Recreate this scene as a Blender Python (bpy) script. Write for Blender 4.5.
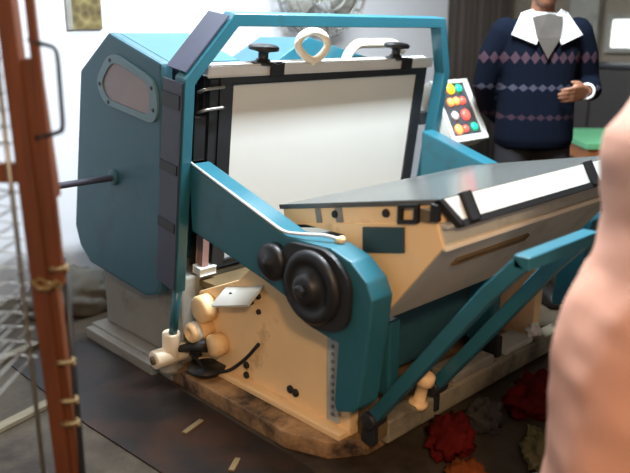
import bpy, bmesh, math, random
from math import sin, cos, pi, radians, hypot, atan2
from mathutils import Vector, Matrix, noise

random.seed(7)
S = bpy.context.scene
for o in list(bpy.data.objects):
    bpy.data.objects.remove(o)
COL = S.collection

# ------------------------------------------------------------------ camera
# world axes: X runs along the width of the press, -Y is the front of the press
FW = Vector((0.692203, 0.721703, 0.0))      # horizontal viewing direction
RT = Vector((0.721703, -0.692203, 0.0))     # to the right of it
EYE = Vector((-1.449, -1.627, 1.35))
PITCH = radians(15.52)
cam_d = bpy.data.cameras.new('camera')
cam = bpy.data.objects.new('camera', cam_d)
COL.objects.link(cam)
F_ = FW * cos(PITCH) - Vector((0, 0, 1)) * sin(PITCH)
U_ = FW * sin(PITCH) + Vector((0, 0, 1)) * cos(PITCH)
R3 = Matrix((RT, U_, -F_)).transposed()
cam.matrix_world = Matrix.Translation(EYE) @ R3.to_4x4()
cam_d.sensor_fit = 'HORIZONTAL'
cam_d.sensor_width = 36.0
cam_d.lens = 36.0 * 731.0 / 630.0
cam_d.clip_start = 0.02
cam_d.dof.use_dof = True
cam_d.dof.focus_distance = 2.7
cam_d.dof.aperture_fstop = 1.5
S.camera = cam

# ------------------------------------------------------------------ world, lights, exposure
W = bpy.data.worlds.new('world')
S.world = W
W.use_nodes = True
W.node_tree.nodes['Background'].inputs[0].default_value = (0.75, 0.85, 1.0, 1)
W.node_tree.nodes['Background'].inputs[1].default_value = 0.25
vs = S.view_settings
vs.view_transform = 'Standard'
vs.look = 'None'
vs.exposure = 0.0
vs.gamma = 1.0
vs.use_curve_mapping = False


def area_light(name, loc, sx, sy, power, col, direction=(0, 0, -1)):
    d = bpy.data.lights.new(name, 'AREA')
    d.shape = 'RECTANGLE'
    d.size = sx
    d.size_y = sy
    d.energy = power
    d.color = col
    o = bpy.data.objects.new(name, d)
    COL.objects.link(o)
    o.location = loc
    o.rotation_euler = Vector(direction).to_track_quat('-Z', 'Y').to_euler()
    return o


area_light('tube_light_rear', (0.7, 1.45, 2.85), 2.4, 0.12, 66, (0.84, 0.93, 1.0))
area_light('tube_light_front', (0.85, -0.10, 2.75), 1.2, 0.12, 215, (0.88, 0.95, 1.0))
area_light('bulb_light_camera_side', (-1.75, -2.45, 2.3), 0.30, 0.30, 58, (1.0, 0.66, 0.38), (0.7, 1.0, -0.7))

# ------------------------------------------------------------------ materials


def mat(name, col, rough=0.6, metal=0.0, var=0.12, scale=6.0, dirt=None, dirt_amt=0.0, dirt_scale=3.0,
        emit=None, estr=0.0, bump=0.0, bump_scale=40.0, spec=0.5, stretch=(1, 1, 1), alpha=None, trans=0.0):
    m = bpy.data.materials.new(name)
    m.use_nodes = True
    nt = m.node_tree
    N = nt.nodes
    L = nt.links
    b = N['Principled BSDF']
    b.inputs['Roughness'].default_value = rough
    b.inputs['Metallic'].default_value = metal
    b.inputs['Specular IOR Level'].default_value = spec
    if trans:
        b.inputs['Transmission Weight'].default_value = trans
    tc = N.new('ShaderNodeTexCoord')
    mp = N.new('ShaderNodeMapping')
    mp.inputs['Scale'].default_value = stretch
    L.new(tc.outputs['Object'], mp.inputs['Vector'])
    nz = N.new('ShaderNodeTexNoise')
    nz.inputs['Scale'].default_value = scale
    nz.inputs['Detail'].default_value = 5
    L.new(mp.outputs[0], nz.inputs['Vector'])
    rp = N.new('ShaderNodeValToRGB')
    c = Vector(col)
    rp.color_ramp.elements[0].position = 0.3
    rp.color_ramp.elements[1].position = 0.7
    rp.color_ramp.elements[0].color = (*(c * (1 - var)), 1)
    rp.color_ramp.elements[1].color = (*[min(1, x) for x in c * (1 + var)], 1)
    L.new(nz.outputs['Fac'], rp.inputs[0])
    out = rp.outputs[0]
    if dirt is not None:
        n2 = N.new('ShaderNodeTexNoise')
        n2.inputs['Scale'].default_value = dirt_scale
        n2.inputs['Detail'].default_value = 8
        n2.inputs['Roughness'].default_value = 0.7
        L.new(mp.outputs[0], n2.inputs['Vector'])
        r2 = N.new('ShaderNodeValToRGB')
        r2.color_ramp.elements[0].position = 0.62 - 0.3 * dirt_amt
        r2.color_ramp.elements[1].position = 0.85 - 0.3 * dirt_amt
        L.new(n2.outputs['Fac'], r2.inputs[0])
        mx = N.new('ShaderNodeMix')
        mx.data_type = 'RGBA'
        L.new(r2.outputs[0], mx.inputs[0])
        L.new(out, mx.inputs[6])
        mx.inputs[7].default_value = (*dirt, 1)
        out = mx.outputs[2]
    L.new(out, b.inputs['Base Color'])
    if emit:
        b.inputs['Emission Color'].default_value = (*emit, 1)
        b.inputs['Emission Strength'].default_value = estr
    if bump:
        n3 = N.new('ShaderNodeTexNoise')
        n3.inputs['Scale'].default_value = bump_scale
        n3.inputs['Detail'].default_value = 4
        L.new(mp.outputs[0], n3.inputs['Vector'])
        bp = N.new('ShaderNodeBump')
        bp.inputs['Strength'].default_value = bump
        bp.inputs['Distance'].default_value = 0.01
        L.new(n3.outputs['Fac'], bp.inputs['Height'])
        L.new(bp.outputs[0], b.inputs['Normal'])
    return m


def srgb(r, g, b):
    f = lambda v: (v / 255 / 12.92) if v <= 10 else ((v / 255 + 0.055) / 1.055) ** 2.4
    return (f(r), f(g), f(b))


M = {}
M['teal'] = mat('teal_paint', srgb(38, 96, 112), 0.32, var=0.06, dirt=srgb(40, 62, 66), dirt_amt=0.15)
M['cover'] = mat('teal_cover_paint', srgb(48, 92, 108), 0.5, var=0.05, dirt=srgb(42, 70, 80), dirt_amt=0.2, dirt_scale=2)
M['slate'] = mat('slate_plate', srgb(62, 66, 86), 0.5, var=0.08)
M['cream'] = mat('cream_enamel', srgb(240, 206, 156), 0.45, var=0.05, dirt=srgb(150, 112, 70), dirt_amt=0.12, dirt_scale=5)
M['plinth'] = mat('grimy_plinth_enamel', srgb(182, 144, 102), 0.6, var=0.2, dirt=srgb(40, 30, 24), dirt_amt=0.85, dirt_scale=4)
M['plinth2'] = mat('grimy_grey_rail', srgb(140, 134, 116), 0.55, var=0.15, dirt=srgb(52, 46, 40), dirt_amt=0.5, dirt_scale=5)
M['tab'] = mat('dark_teal_tab', srgb(40, 66, 72), 0.5, var=0.06)
M['ivory'] = mat('ivory_enamel', srgb(236, 226, 204), 0.4, var=0.04)
M['greypaint'] = mat('pale_grey_paint', srgb(132, 131, 124), 0.55, var=0.08, dirt=srgb(78, 76, 68), dirt_amt=0.35)
M['underside'] = mat('grey_casting', srgb(180, 184, 178), 0.45, var=0.08, dirt=srgb(120, 114, 100), dirt_amt=0.25)
M['steel'] = mat('platen_steel', srgb(92, 95, 94), 0.24, metal=0.25, var=0.08, scale=3, stretch=(1, 6, 1))
M['silver'] = mat('bright_steel', srgb(214, 216, 216), 0.35, metal=0.2, var=0.05)
M['black'] = mat('black_plastic', srgb(24, 25, 28), 0.45, var=0.2)
M['darkframe'] = mat('dark_frame_metal', srgb(44, 46, 50), 0.4, metal=0.3, var=0.2)
M['sheet'] = mat('white_press_board', srgb(206, 210, 208), 0.55, var=0.03, scale=2)
M['white'] = mat('white_board', srgb(206, 208, 202), 0.5, var=0.02)
M['brown'] = mat('oily_brown_ledge', srgb(98, 82, 56), 0.5, var=0.25)
M['rose'] = mat('rose_grey_bar', srgb(150, 118, 112), 0.5, var=0.1)
M['rubber'] = mat('black_rubber', srgb(20, 20, 22), 0.6, var=0.2)
M['wire'] = mat('wire_metal', srgb(150, 150, 146), 0.35, metal=0.7, var=0.1)
M['pane'] = mat('smoky_window_pane', srgb(126, 112, 114), 0.2, var=0.12, scale=3)
M['rim'] = mat('window_rim_paint', srgb(96, 128, 140), 0.45, var=0.05)
M['wood'] = mat('orange_brown_wood', srgb(96, 49, 20), 0.55, var=0.3, scale=5, stretch=(9, 9, 0.8), dirt=srgb(48, 25, 12), dirt_amt=0.25)
M['twine'] = mat('pale_twine', srgb(120, 102, 70), 0.9, var=0.15)
M['wall'] = mat('white_wall_plaster', srgb(208, 212, 219), 0.85, var=0.03, scale=2, bump=0.08, bump_scale=30)
M['greywall'] = mat('grey_brown_plaster', srgb(120, 112, 100), 0.85, var=0.12, scale=2)
M['curtain'] = mat('dark_taupe_curtain', srgb(76, 70, 66), 0.9, var=0.12, stretch=(10, 10, 0.5), spec=0.08)
M['ceil'] = mat('ceiling_paint', srgb(215, 216, 214), 0.9, var=0.03)
M['floor'] = mat('dark_concrete_floor', srgb(74, 66, 54), 0.5, var=0.3, scale=3, dirt=srgb(36, 27, 20), dirt_amt=0.6, dirt_scale=1.6, bump=0.15, spec=0.28)
M['mat'] = mat('oily_black_sheet', srgb(32, 28, 27), 0.42, var=0.3, scale=3, dirt=srgb(62, 38, 24), dirt_amt=0.55, dirt_scale=2.5, bump=0.1, bump_scale=12, spec=0.28)
M['batten'] = mat('weathered_batten', srgb(112, 104, 86), 0.7, var=0.2, stretch=(1, 8, 1))
M['pink'] = mat('pale_pink_wrapping', srgb(208, 155, 134), 0.5, var=0.06, scale=5, stretch=(1, 1, 0.4), bump=0.35, bump_scale=9)
M['skin'] = mat('skin', srgb(116, 78, 58), 0.5, var=0.08)
M['hair'] = mat('black_hair', srgb(22, 19, 18), 0.5, var=0.3, stretch=(20, 20, 3))
M['trouser'] = mat('dark_grey_trousers', srgb(38, 38, 42), 0.85, var=0.12, spec=0.08)
M['shirt'] = mat('white_shirt_cotton', srgb(150, 152, 152), 0.8, var=0.04)
M['shoe'] = mat('black_shoe_leather', srgb(24, 21, 20), 0.35, var=0.2)
M['eyewhite'] = mat('eye_white', srgb(170, 164, 156), 0.4, var=0.02)
M['lip'] = mat('lip_skin', srgb(120, 72, 64), 0.5, var=0.05)
M['green'] = mat('green_table_top', srgb(96, 168, 122), 0.4, var=0.05)
M['tablewood'] = mat('table_brown_wood', srgb(150, 92, 50), 0.5, var=0.2, stretch=(1, 8, 8))
M['cabinet'] = mat('dark_brown_cabinet', srgb(38, 34, 32), 0.5, var=0.15)
M['red'] = mat('dark_red_rag', srgb(78, 16, 14), 0.9, var=0.3, scale=8, spec=0.08)
M['rust'] = mat('rust_orange_rag', srgb(120, 62, 28), 0.9, var=0.25, scale=8, spec=0.08)
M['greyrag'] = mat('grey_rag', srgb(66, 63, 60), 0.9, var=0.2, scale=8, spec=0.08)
M['olive'] = mat('olive_rag', srgb(104, 96, 66), 0.9, var=0.2, scale=8, spec=0.08)
M['paper'] = mat('crumpled_white_paper', srgb(226, 226, 222), 0.7, var=0.03)
M['sack'] = mat('grey_sackcloth', srgb(96, 94, 88), 0.9, var=0.15, bump=0.2, spec=0.08)
M['panelface'] = mat('panel_face_dark', srgb(64, 66, 70), 0.4, var=0.08)
M['panelbox'] = mat('panel_grey_box', srgb(196, 200, 196), 0.4, var=0.03)
for nm, c, e in (('red', (0.9, 0.02, 0.03), 1.0), ('yellow', (1.0, 0.66, 0.02), 1.2), ('green', (0.01, 0.5, 0.28), 0.6),
                 ('orange', (1.0, 0.30, 0.08), 1.3), ('coral', (1.0, 0.07, 0.05), 2.2), ('grey', (0.55, 0.58, 0.58), 0.3)):
    M['lamp_' + nm] = mat('lit_%s_lens' % nm, c, 0.3, var=0.02, emit=c, estr=e)  # the grey button is no lamp but gets a faint added glow
M['daylight'] = mat('bright_window_glass', (0.9, 0.95, 1.0), 0.3, var=0.01, emit=(0.95, 1.0, 0.98), estr=1.4)


def calendar_material():
    m = bpy.data.materials.new('printed_calendar_picture')
    m.use_nodes = True
    N = m.node_tree.nodes
    L = m.node_tree.links
    b = N['Principled BSDF']
    b.inputs['Roughness'].default_value = 0.5
    tc = N.new('ShaderNodeTexCoord')
    v = N.new('ShaderNodeTexVoronoi')
    v.inputs['Scale'].default_value = 22
    L.new(tc.outputs['Object'], v.inputs['Vector'])
    r = N.new('ShaderNodeValToRGB')
    r.color_ramp.elements[0].color = (*srgb(52, 44, 22), 1)
    r.color_ramp.elements[1].color = (*srgb(140, 128, 84), 1)
    e = r.color_ramp.elements.new(0.5)
    e.color = (*srgb(96, 84, 46), 1)
    L.new(v.outputs['Distance'], r.inputs[0])
    L.new(r.outputs[0], b.inputs['Base Color'])
    return m


def sweater_material():
    """navy knit with two rows of small dusty-rose and pale motifs"""
    m = bpy.data.materials.new('navy_patterned_knit')
    m.use_nodes = True
    N = m.node_tree.nodes
    L = m.node_tree.links
    b = N['Principled BSDF']
    b.inputs['Roughness'].default_value = 0.95
    b.inputs['Specular IOR Level'].default_value = 0.04
    tc = N.new('ShaderNodeTexCoord')
    sp = N.new('ShaderNodeSeparateXYZ')
    L.new(tc.outputs['Object'], sp.inputs[0])

    def math_(op, a, bb=None):
        n = N.new('ShaderNodeMath')
        n.operation = op
        for i, q in enumerate((a, bb)):
            if q is None:
                continue
            if isinstance(q, (int, float)):
                n.inputs[i].default_value = q
            else:
                L.new(q, n.inputs[i])
        return n.outputs[0]
    z = sp.outputs['Z']
    # zigzag triangles along the local x direction
    tri = math_('PINGPONG', math_('ADD', math_('MULTIPLY', sp.outputs['X'], 0.722), math_('MULTIPLY', sp.outputs['Y'], -0.692)), 0.022)
    out = None
    for z0, h, col in ((0.125, 0.03, srgb(112, 84, 96)), (-0.015, 0.018, srgb(104, 104, 122)), (-0.155, 0.016, srgb(84, 62, 72))):
        d = math_('ABSOLUTE', math_('SUBTRACT', z, z0))
        edge = math_('MULTIPLY', tri, h / 0.022)
        msk = math_('LESS_THAN', d, edge)
        mx = N.new('ShaderNodeMix')
        mx.data_type = 'RGBA'
        L.new(math_('MULTIPLY', msk, 0.28), mx.inputs[0])
        if out is None:
            mx.inputs[6].default_value = (*srgb(11, 16, 27), 1)
        else:
            L.new(out, mx.inputs[6])
        mx.inputs[7].default_value = (*col, 1)
        out = mx.outputs[2]
    L.new(out, b.inputs['Base Color'])
    return m


M['calendar'] = calendar_material()
M['knit'] = sweater_material()

# ------------------------------------------------------------------ builders
WL = {}


def settle(o, parent):
    if parent is not None:
        o.parent = parent
        o.matrix_parent_inverse = Matrix.Translation(-WL[parent.name])


def thing(name, label, cat, loc, group=None):
    o = bpy.data.objects.new(name, None)
    o.empty_display_size = 0.05
    COL.objects.link(o)
    o.location = loc
    WL[o.name] = Vector(loc)
    tag(o, label, cat, group)
    return o


def tag(o, label, cat, group=None):
    o['label'] = label
    o['category'] = cat
    if group:
        o['group'] = group
    return o


def obj(name, bm, m, parent=None, smooth=False, label=None):
    bmesh.ops.recalc_face_normals(bm, faces=bm.faces)
    lo = Vector((min(v.co[i] for v in bm.verts) for i in range(3)))
    hi = Vector((max(v.co[i] for v in bm.verts) for i in range(3)))
    c = (lo + hi) / 2
    for v in bm.verts:
        v.co -= c
    me = bpy.data.meshes.new(name)
    bm.to_mesh(me)
    bm.free()
    me.materials.append(M[m] if isinstance(m, str) else m)
    if smooth:
        for p in me.polygons:
            p.use_smooth = True
    o = bpy.data.objects.new(name, me)
    COL.objects.link(o)
    o.location = c
    WL[o.name] = c.copy()
    settle(o, parent)
    if label:
        o['label'] = label
    return o


def struct(name, bm, m, parent=None, label=None):
    o = obj(name, bm, m, parent)
    if parent is None:
        o['kind'] = 'structure'
    if label:
        o['label'] = label
    return o


def NB():
    return bmesh.new()


def bev(bm, w, seg=2):
    if w:
        bmesh.ops.bevel(bm, geom=[e for e in bm.edges], offset=w, segments=seg, affect='EDGES', profile=0.6, clamp_overlap=True)
    return bm


def box(x0, x1, y0, y1, z0, z1, b=0.0, bm=None):
    t = NB()
    bmesh.ops.create_cube(t, size=1)
    for v in t.verts:
        v.co = Vector((x0 + (v.co.x + .5) * (x1 - x0), y0 + (v.co.y + .5) * (y1 - y0), z0 + (v.co.z + .5) * (z1 - z0)))
    bev(t, b)
    return merge(bm, t)


def merge(bm, t):
    if bm is None:
        return t
    me = bpy.data.meshes.new('tmp')
    t.to_mesh(me)
    t.free()
    bm.from_mesh(me)
    bpy.data.meshes.remove(me)
    return bm


def obox(c, ax, ay, az, hx, hy, hz, b=0.0, bm=None):
    """box with centre c, unit axes ax, ay, az and half sizes"""
    t = NB()
    bmesh.ops.create_cube(t, size=2)
    for v in t.verts:
        v.co = Vector(c) + Vector(ax) * v.co.x * hx + Vector(ay) * v.co.y * hy + Vector(az) * v.co.z * hz
    bev(t, b)
    return merge(bm, t)


def prism(pts, axis, a, bb, b=0.0, bm=None):
    """polygon pts given in the plane perpendicular to axis ('X': (y,z), 'Y': (x,z), 'Z': (x,y)), from a to bb"""
    def P(p, v):
        return Vector({'X': (v, p[0], p[1]), 'Y': (p[0], v, p[1]), 'Z': (p[0], p[1], v)}[axis])
    t = NB()
    n = len(pts)
    A = [t.verts.new(P(p, a)) for p in pts]
    B = [t.verts.new(P(p, bb)) for p in pts]
    t.faces.new(A)
    t.faces.new(B[::-1])
    for i in range(n):
        t.faces.new((A[i], A[(i + 1) % n], B[(i + 1) % n], B[i]))
    bmesh.ops.recalc_face_normals(t, faces=t.faces)
    bev(t, b)
    return merge(bm, t)


def ring_prism(outer, inner, axis, a, bb):
    def P(p, v):
        return Vector({'X': (v, p[0], p[1]), 'Y': (p[0], v, p[1]), 'Z': (p[0], p[1], v)}[axis])
    t = NB()
    n = len(outer)
    vs_ = [[t.verts.new(P(p, v)) for p in q] for q in (outer, inner) for v in (a, bb)]
    oa, ob, ia, ib = vs_
    for i in range(n):
        j = (i + 1) % n
        t.faces.new((oa[i], oa[j], ia[j], ia[i]))
        t.faces.new((ob[i], ib[i], ib[j], ob[j]))
        t.faces.new((oa[i], ob[i], ob[j], oa[j]))
        t.faces.new((ia[i], ia[j], ib[j], ib[i]))
    return t


def round_poly(pts, r, seg=5):
    """round the corners of a polygon"""
    out = []
    n = len(pts)
    for i in range(n):
        p0, p1, p2 = Vector(pts[i - 1]), Vector(pts[i]), Vector(pts[(i + 1) % n])
        d0, d2 = (p0 - p1), (p2 - p1)
        k = min(r, d0.length * .45, d2.length * .45)
        a = p1 + d0.normalized() * k
        c = p1 + d2.normalized() * k
        for s in range(seg + 1):
            t = s / seg
            out.append(tuple(a * (1 - t) ** 2 + p1 * 2 * t * (1 - t) + c * t * t))
    return out


def tube(pts, r, seg=10, bm=None, closed=False, taper=None):
    """round tube through a list of points"""
    t = NB()
    P = [Vector(p) for p in pts]
    n = len(P)
    rings = []
    up = None
    for i in range(n):
        a = P[i - 1] if (i > 0 or closed) else P[i]
        c = P[(i + 1) % n] if (i < n - 1 or closed) else P[i]
        d = (c - a).normalized()
        if up is None:
            up = d.orthogonal().normalized()
        up = (up - d * up.dot(d)).normalized()
        sd = d.cross(up)
        rr = r if taper is None else taper[i]
        rings.append([t.verts.new(P[i] + (up * cos(2 * pi * k / seg) + sd * sin(2 * pi * k / seg)) * rr) for k in range(seg)])
    for i in range(n if closed else n - 1):
        A, B = rings[i], rings[(i + 1) % n]
        for k in range(seg):
            t.faces.new((A[k], A[(k + 1) % seg], B[(k + 1) % seg], B[k]))
    if not closed:
        t.faces.new(rings[0][::-1])
        t.faces.new(rings[-1])
    bmesh.ops.recalc_face_normals(t, faces=t.faces)
    return merge(bm, t)


def arc_pts(pts, r, seg=4):
    """open polyline with rounded bends"""
    out = [Vector(pts[0])]
    for i in range(1, len(pts) - 1):
        p0, p1, p2 = Vector(pts[i - 1]), Vector(pts[i]), Vector(pts[i + 1])
        d0, d2 = p0 - p1, p2 - p1
        k = min(r, d0.length * .45, d2.length * .45)
        a = p1 + d0.normalized() * k
        c = p1 + d2.normalized() * k
        for s in range(seg + 1):
            t = s / seg
            out.append(a * (1 - t) ** 2 + p1 * 2 * t * (1 - t) + c * t * t)
    out.append(Vector(pts[-1]))
    return out


def cyl(p0, p1, r, seg=20, bm=None, b=0.0):
    p0, p1 = Vector(p0), Vector(p1)
    if not b:
        return tube([p0, p1], r, seg, bm)
    d = (p1 - p0).normalized()
    return tube([p0, p0 + d * b * .3, p0 + d * b, p1 - d * b, p1 - d * b * .3, p1], r, seg, bm,
                taper=[r - b, r - b * .3, r, r, r - b * .3, r - b])


def lathe(p0, d, prof, seg=24, bm=None):
    """profile of (distance along d, radius)"""
    d = Vector(d).normalized()
    return tube_profile(Vector(p0), d, prof, seg, bm)


def tube_profile(p0, d, prof, seg, bm):
    t = NB()
    up = d.orthogonal().normalized()
    sd = d.cross(up)
    rings = [[t.verts.new(p0 + d * s + (up * cos(2 * pi * k / seg) + sd * sin(2 * pi * k / seg)) * max(r, 1e-4)) for k in range(seg)] for s, r in prof]
    for A, B in zip(rings, rings[1:]):
        for k in range(seg):
            t.faces.new((A[k], A[(k + 1) % seg], B[(k + 1) % seg], B[k]))
    t.faces.new(rings[0][::-1])
    t.faces.new(rings[-1])
    bmesh.ops.recalc_face_normals(t, faces=t.faces)
    return merge(bm, t)


def sweep_rect(pts, wdir, w, th, closed=False, bm=None):
    """flat bar: runs through pts (all in a plane perpendicular to wdir); width w along wdir, thickness th in the plane (mitred)"""
    t = NB()
    P = [Vector(p) for p in pts]
    wd = Vector(wdir).normalized()
    n = len(P)
    R = []
    for i in range(n):
        d0 = (P[i] - P[i - 1]).normalized() if i > 0 else (P[1] - P[0]).normalized()
        d1 = (P[i + 1] - P[i]).normalized() if i < n - 1 else d0
        n0, n1 = d0.cross(wd).normalized(), d1.cross(wd).normalized()
        m = (n0 + n1).normalized()
        m *= 1 / max(0.35, m.dot(n0))
        R.append([t.verts.new(P[i] + m * th / 2), t.verts.new(P[i] - m * th / 2),
                  t.verts.new(P[i] - m * th / 2 + wd * w), t.verts.new(P[i] + m * th / 2 + wd * w)])
    for A, B in zip(R, R[1:]):
        for k in range(4):
            t.faces.new((A[k], A[(k + 1) % 4], B[(k + 1) % 4], B[k]))
    t.faces.new(R[0][::-1])
    t.faces.new(R[-1])
    bmesh.ops.recalc_face_normals(t, faces=t.faces)
    bev(t, 0.003, 1)
    return merge(bm, t)


# ------------------------------------------------------------------ the room
struct('floor', box(-3.4, 4.8, -3.4, 2.3, -0.1, 0), 'floor')
struct('wall_back', box(-3.4, 3.62, 2.1, 2.25, 0, 3.0), 'wall', label='white plastered wall behind the press')
struct('wall_back_dark', box(3.62, 4.8, 2.14, 2.25, 0, 3.0), 'greywall', label='dull grey stretch of the rear wall')
wr = struct('wall_right', box(4.6, 4.75, -3.4, 2.14, 0, 3.0), 'greywall', label='grey brown wall beyond the standing person')
struct('wall_left', box(-3.4, -3.25, -3.4, 2.1, 0, 3.0), 'wall')
struct('wall_front', box(-3.25, 4.6, -3.4, -3.25, 0, 3.0), 'greywall')
struct('ceiling', box(-3.4, 4.8, -3.4, 2.3, 3.0, 3.1), 'ceil')
struct('trim_1', box(4.48, 4.6, 1.25, 1.50, 0, 3.0, 0.01), 'greypaint', label='pale grey pilaster on the dark wall')
# window in the right-hand wall
wn = bpy.data.objects.new('window_1', None)
COL.objects.link(wn)
wn.location = (4.58, 0.85, 1.1)
WL['window_1'] = Vector(wn.location)
wn['kind'] = 'structure'
obj('window_frame', ring_prism([(0.5, 1.20), (1.2, 1.20), (1.2, 1.50), (0.5, 1.50)], [(0.54, 1.24), (1.16, 1.24), (1.16, 1.46), (0.54, 1.46)], 'X', 4.55, 4.598), 'greypaint', wn)
obj('window_pane', box(4.575, 4.59, 0.54, 0.845, 1.24, 1.46), 'daylight', wn)
obj('window_pane', box(4.575, 4.59, 0.875, 1.16, 1.24, 1.46), 'daylight', wn)
obj('window_mullion', box(4.56, 4.598, 0.845, 0.875, 1.24, 1.46), 'greypaint', wn)

# curtain hanging over the dark corner
t = NB()
R = []
for i in range(61):
    x = 3.64 + 0.92 * i / 60
    y = 2.085 + 0.022 * sin(i * 1.05) + 0.008 * sin(i * 0.37)
    R.append((t.verts.new((x, y, 0.02)), t.verts.new((x, y, 2.6))))
for a, c in zip(R, R[1:]):
    t.faces.new((a[0], c[0], c[1], a[1]))
cu = obj('curtain', t, 'curtain', smooth=True)
sm = cu.modifiers.new('thickness', 'SOLIDIFY')
sm.thickness = 0.006
tag(cu, 'dark taupe curtain hanging in folds at the far end of the white wall', 'curtain')

# ------------------------------------------------------------------ the press
press = thing('die_cutting_press', 'large teal and cream die cutting press with a wide open platen', 'press', (0.7, 0.5, 0))


def pp(name, bm, m, parent=None, smooth=False, label=None):
    return obj(name, bm, m, parent or press, smooth, label)


# plinth
foot = [(-0.01, 1.37), (-0.01, 0.02), (0.05, -0.13), (0.16, -0.2), (1.47, -0.2), (1.47, 1.37)]
pl = pp('base_plinth', prism([(-0.01, 0.70)] + foot[1:5] + [(1.47, 0.70)], 'Z', 0.0, 0.065, 0.008), 'plinth')
pp('base_plinth', box(-0.01, 1.47, 0.70, 1.37, 0.0, 0.062, 0.008), 'greypaint')
pp('rear_plinth', box(-0.045, 0.02, 0.80, 1.36, 0.0, 0.05, 0.006), 'greypaint')
pp('front_rail', box(0.22, 1.45, -0.235, -0.17, 0.03, 0.115, 0.01), 'plinth2')
# grey rear body below the cover
pp('rear_body', prism([(0.70, 0.065), (1.33, 0.065), (1.33, 0.42), (0.70, 0.42)], 'X', 0.05, 1.40, 0.01), 'greypaint')
pp('rear_housing', box(0.24, 1.36, 0.80, 1.28, 0.42, 1.16, 0.02), 'cover')
# gabled lid and ivory hood on the housing
pp('gabled_lid', prism([(0.56, 1.155), (0.60, 1.20), (0.86, 1.335), (1.40, 1.205), (1.42, 1.155)], 'Y', 0.82, 1.16, 0.006), 'teal')
pp('hood_rail', tube(arc_pts([(1.02, 0.76, 1.16), (1.03, 0.76, 1.24), (1.10, 0.76, 1.305), (1.36, 0.76, 1.305), (1.44, 0.76, 1.27)], 0.05), 0.022, 12), 'ivory', smooth=True)

# side frames (cream castings left and right)
sfp = [(0.68, 0.065), (0.68, 0.36), (0.42, 0.47), (0.20, 0.66), (0.02, 0.70), (-0.10, 0.68), (-0.155, 0.45), (-0.155, 0.065)]
sf = pp('side_frame', prism(sfp, 'X', 0.12, 0.18, 0.008), 'cream')
for (y, z, r) in ((0.38, 0.142, 0.014), (0.382, 0.10, 0.014), (0.132, 0.134, 0.015), (0.105, 0.130, 0.015), (0.30, 0.44, 0.012), (0.30, 0.38, 0.01)):
    pp('bolt', lathe((0.121, y, z), (-1, 0, 0), [(0, r), (0.008, r), (0.012, r * .7)], 12), 'rubber', sf, True)
pp('flange', box(0.075, 0.135, -0.15, 0.66, 0.064, 0.088, 0.006), 'cream', sf)
pp('rack_strip', box(0.108, 0.123, -0.115, -0.06, 0.10, 0.46, 0.003), 'underside', sf)
for k in range(12):
    pp('stud', lathe((0.109, -0.088, 0.13 + k * 0.027), (-1, 0, 0), [(0, 0.007), (0.006, 0.006)], 8), 'greypaint', sf)
sf2 = pp('side_frame', prism(sfp, 'X', 1.27, 1.33, 0.008), 'cream')
# round bosses, lever, hose on the lower left
pp('boss', lathe((0.12, 0.605, 0.315), (-1, 0, 0), [(0, 0.055), (0.05, 0.055), (0.06, 0.045)], 24), 'cream', sf, True)
pp('boss', lathe((0.12, 0.615, 0.225), (-1, 0, 0), [(0, 0.04), (0.09, 0.04), (0.1, 0.03), (0.1, 0.018), (0.085, 0.017)], 24), 'cream', sf, True)
pp('boss', lathe((0.12, 0.53, 0.185), (-1, 0, 0), [(0, 0.045), (0.05, 0.045), (0.06, 0.03)], 24), 'cream', sf, True)
pp('silver_collar', lathe((0.06, 0.615, 0.225), (-1, 0, 0), [(0, 0.043), (0.02, 0.043)], 24), 'silver', sf, True)
pp('foot_lever', tube([(0.055, 0.55, 0.185), (0.03, 0.62, 0.165), (0.01, 0.70, 0.135)], 0.02, 10, taper=[0.026, 0.018, 0.012]), 'rubber', smooth=True)
pp('drip_pan', lathe((0.06, 0.56, 0.066), (0, 0, 1), [(0, 0.055), (0.02, 0.075), (0.028, 0.075)], 24), 'black', smooth=True)
pp('hose', tube(arc_pts([(0.06, 0.66, 0.12), (0.05, 0.55, 0.078), (0.08, 0.45, 0.10), (0.10, 0.36, 0.18), (0.105, 0.29, 0.26)], 0.08), 0.007, 8), 'rubber', smooth=True)
pp('white_plate', obox((0.085, 0.385, 0.425), Vector((0, -1, 0.29)).normalized(), Vector((-0.8, 0, -0.6)), Vector((-0.6, 0, 0.8)), 0.115, 0.045, 0.004, 0.002), 'white')
pp('plate_bracket', box(0.09, 0.121, 0.33, 0.44, 0.40, 0.425, 0.003), 'rubber')
pp('ledge', box(0.14, 1.30, 0.36, 0.72, 0.372, 0.400, 0.004), 'brown')

# lower front crosshead
pp('crosshead', box(0.30, 1.22, 0.02, 0.30, 0.10, 0.46, 0.015), 'cover')
pp('crosshead_rib', box(0.34, 0.40, -0.13, -0.01, 0.12, 0.40, 0.01), 'teal')
pp('crosshead_rib', box(0.98, 1.04, -0.13, -0.01, 0.12, 0.40, 0.01), 'teal')
pp('cross_shaft', cyl((0.18, -0.08, 0.56), (1.27, -0.08, 0.56), 0.05, 20, b=0.004), 'darkframe', smooth=True)
pp('casting_knob', lathe((0.40, -0.215, 0.10), (0, -0.25, 1), [(0, 0.034), (0.02, 0.034), (0.024, 0.022), (0.09, 0.020), (0.10, 0.034), (0.13, 0.034), (0.14, 0.02)], 16), 'cream', smooth=True)
pp('bracket_plate', box(0.60, 0.86, -0.225, -0.12, 0.115, 0.150, 0.006), 'greypaint')
pp('bracket_plate', box(0.95, 1.15, -0.225, -0.12, 0.115, 0.140, 0.006), 'underside')
pp('stop_block', box(0.90, 0.94, -0.21, -0.15, 0.115, 0.20, 0.006), 'black')
pp('stop_block', box(0.16, 0.22, -0.235, -0.15, 0.065, 0.17, 0.006), 'brown')

# guard hoop of wide bent plate, leaning slightly forward
LEAN = 0.16


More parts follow.
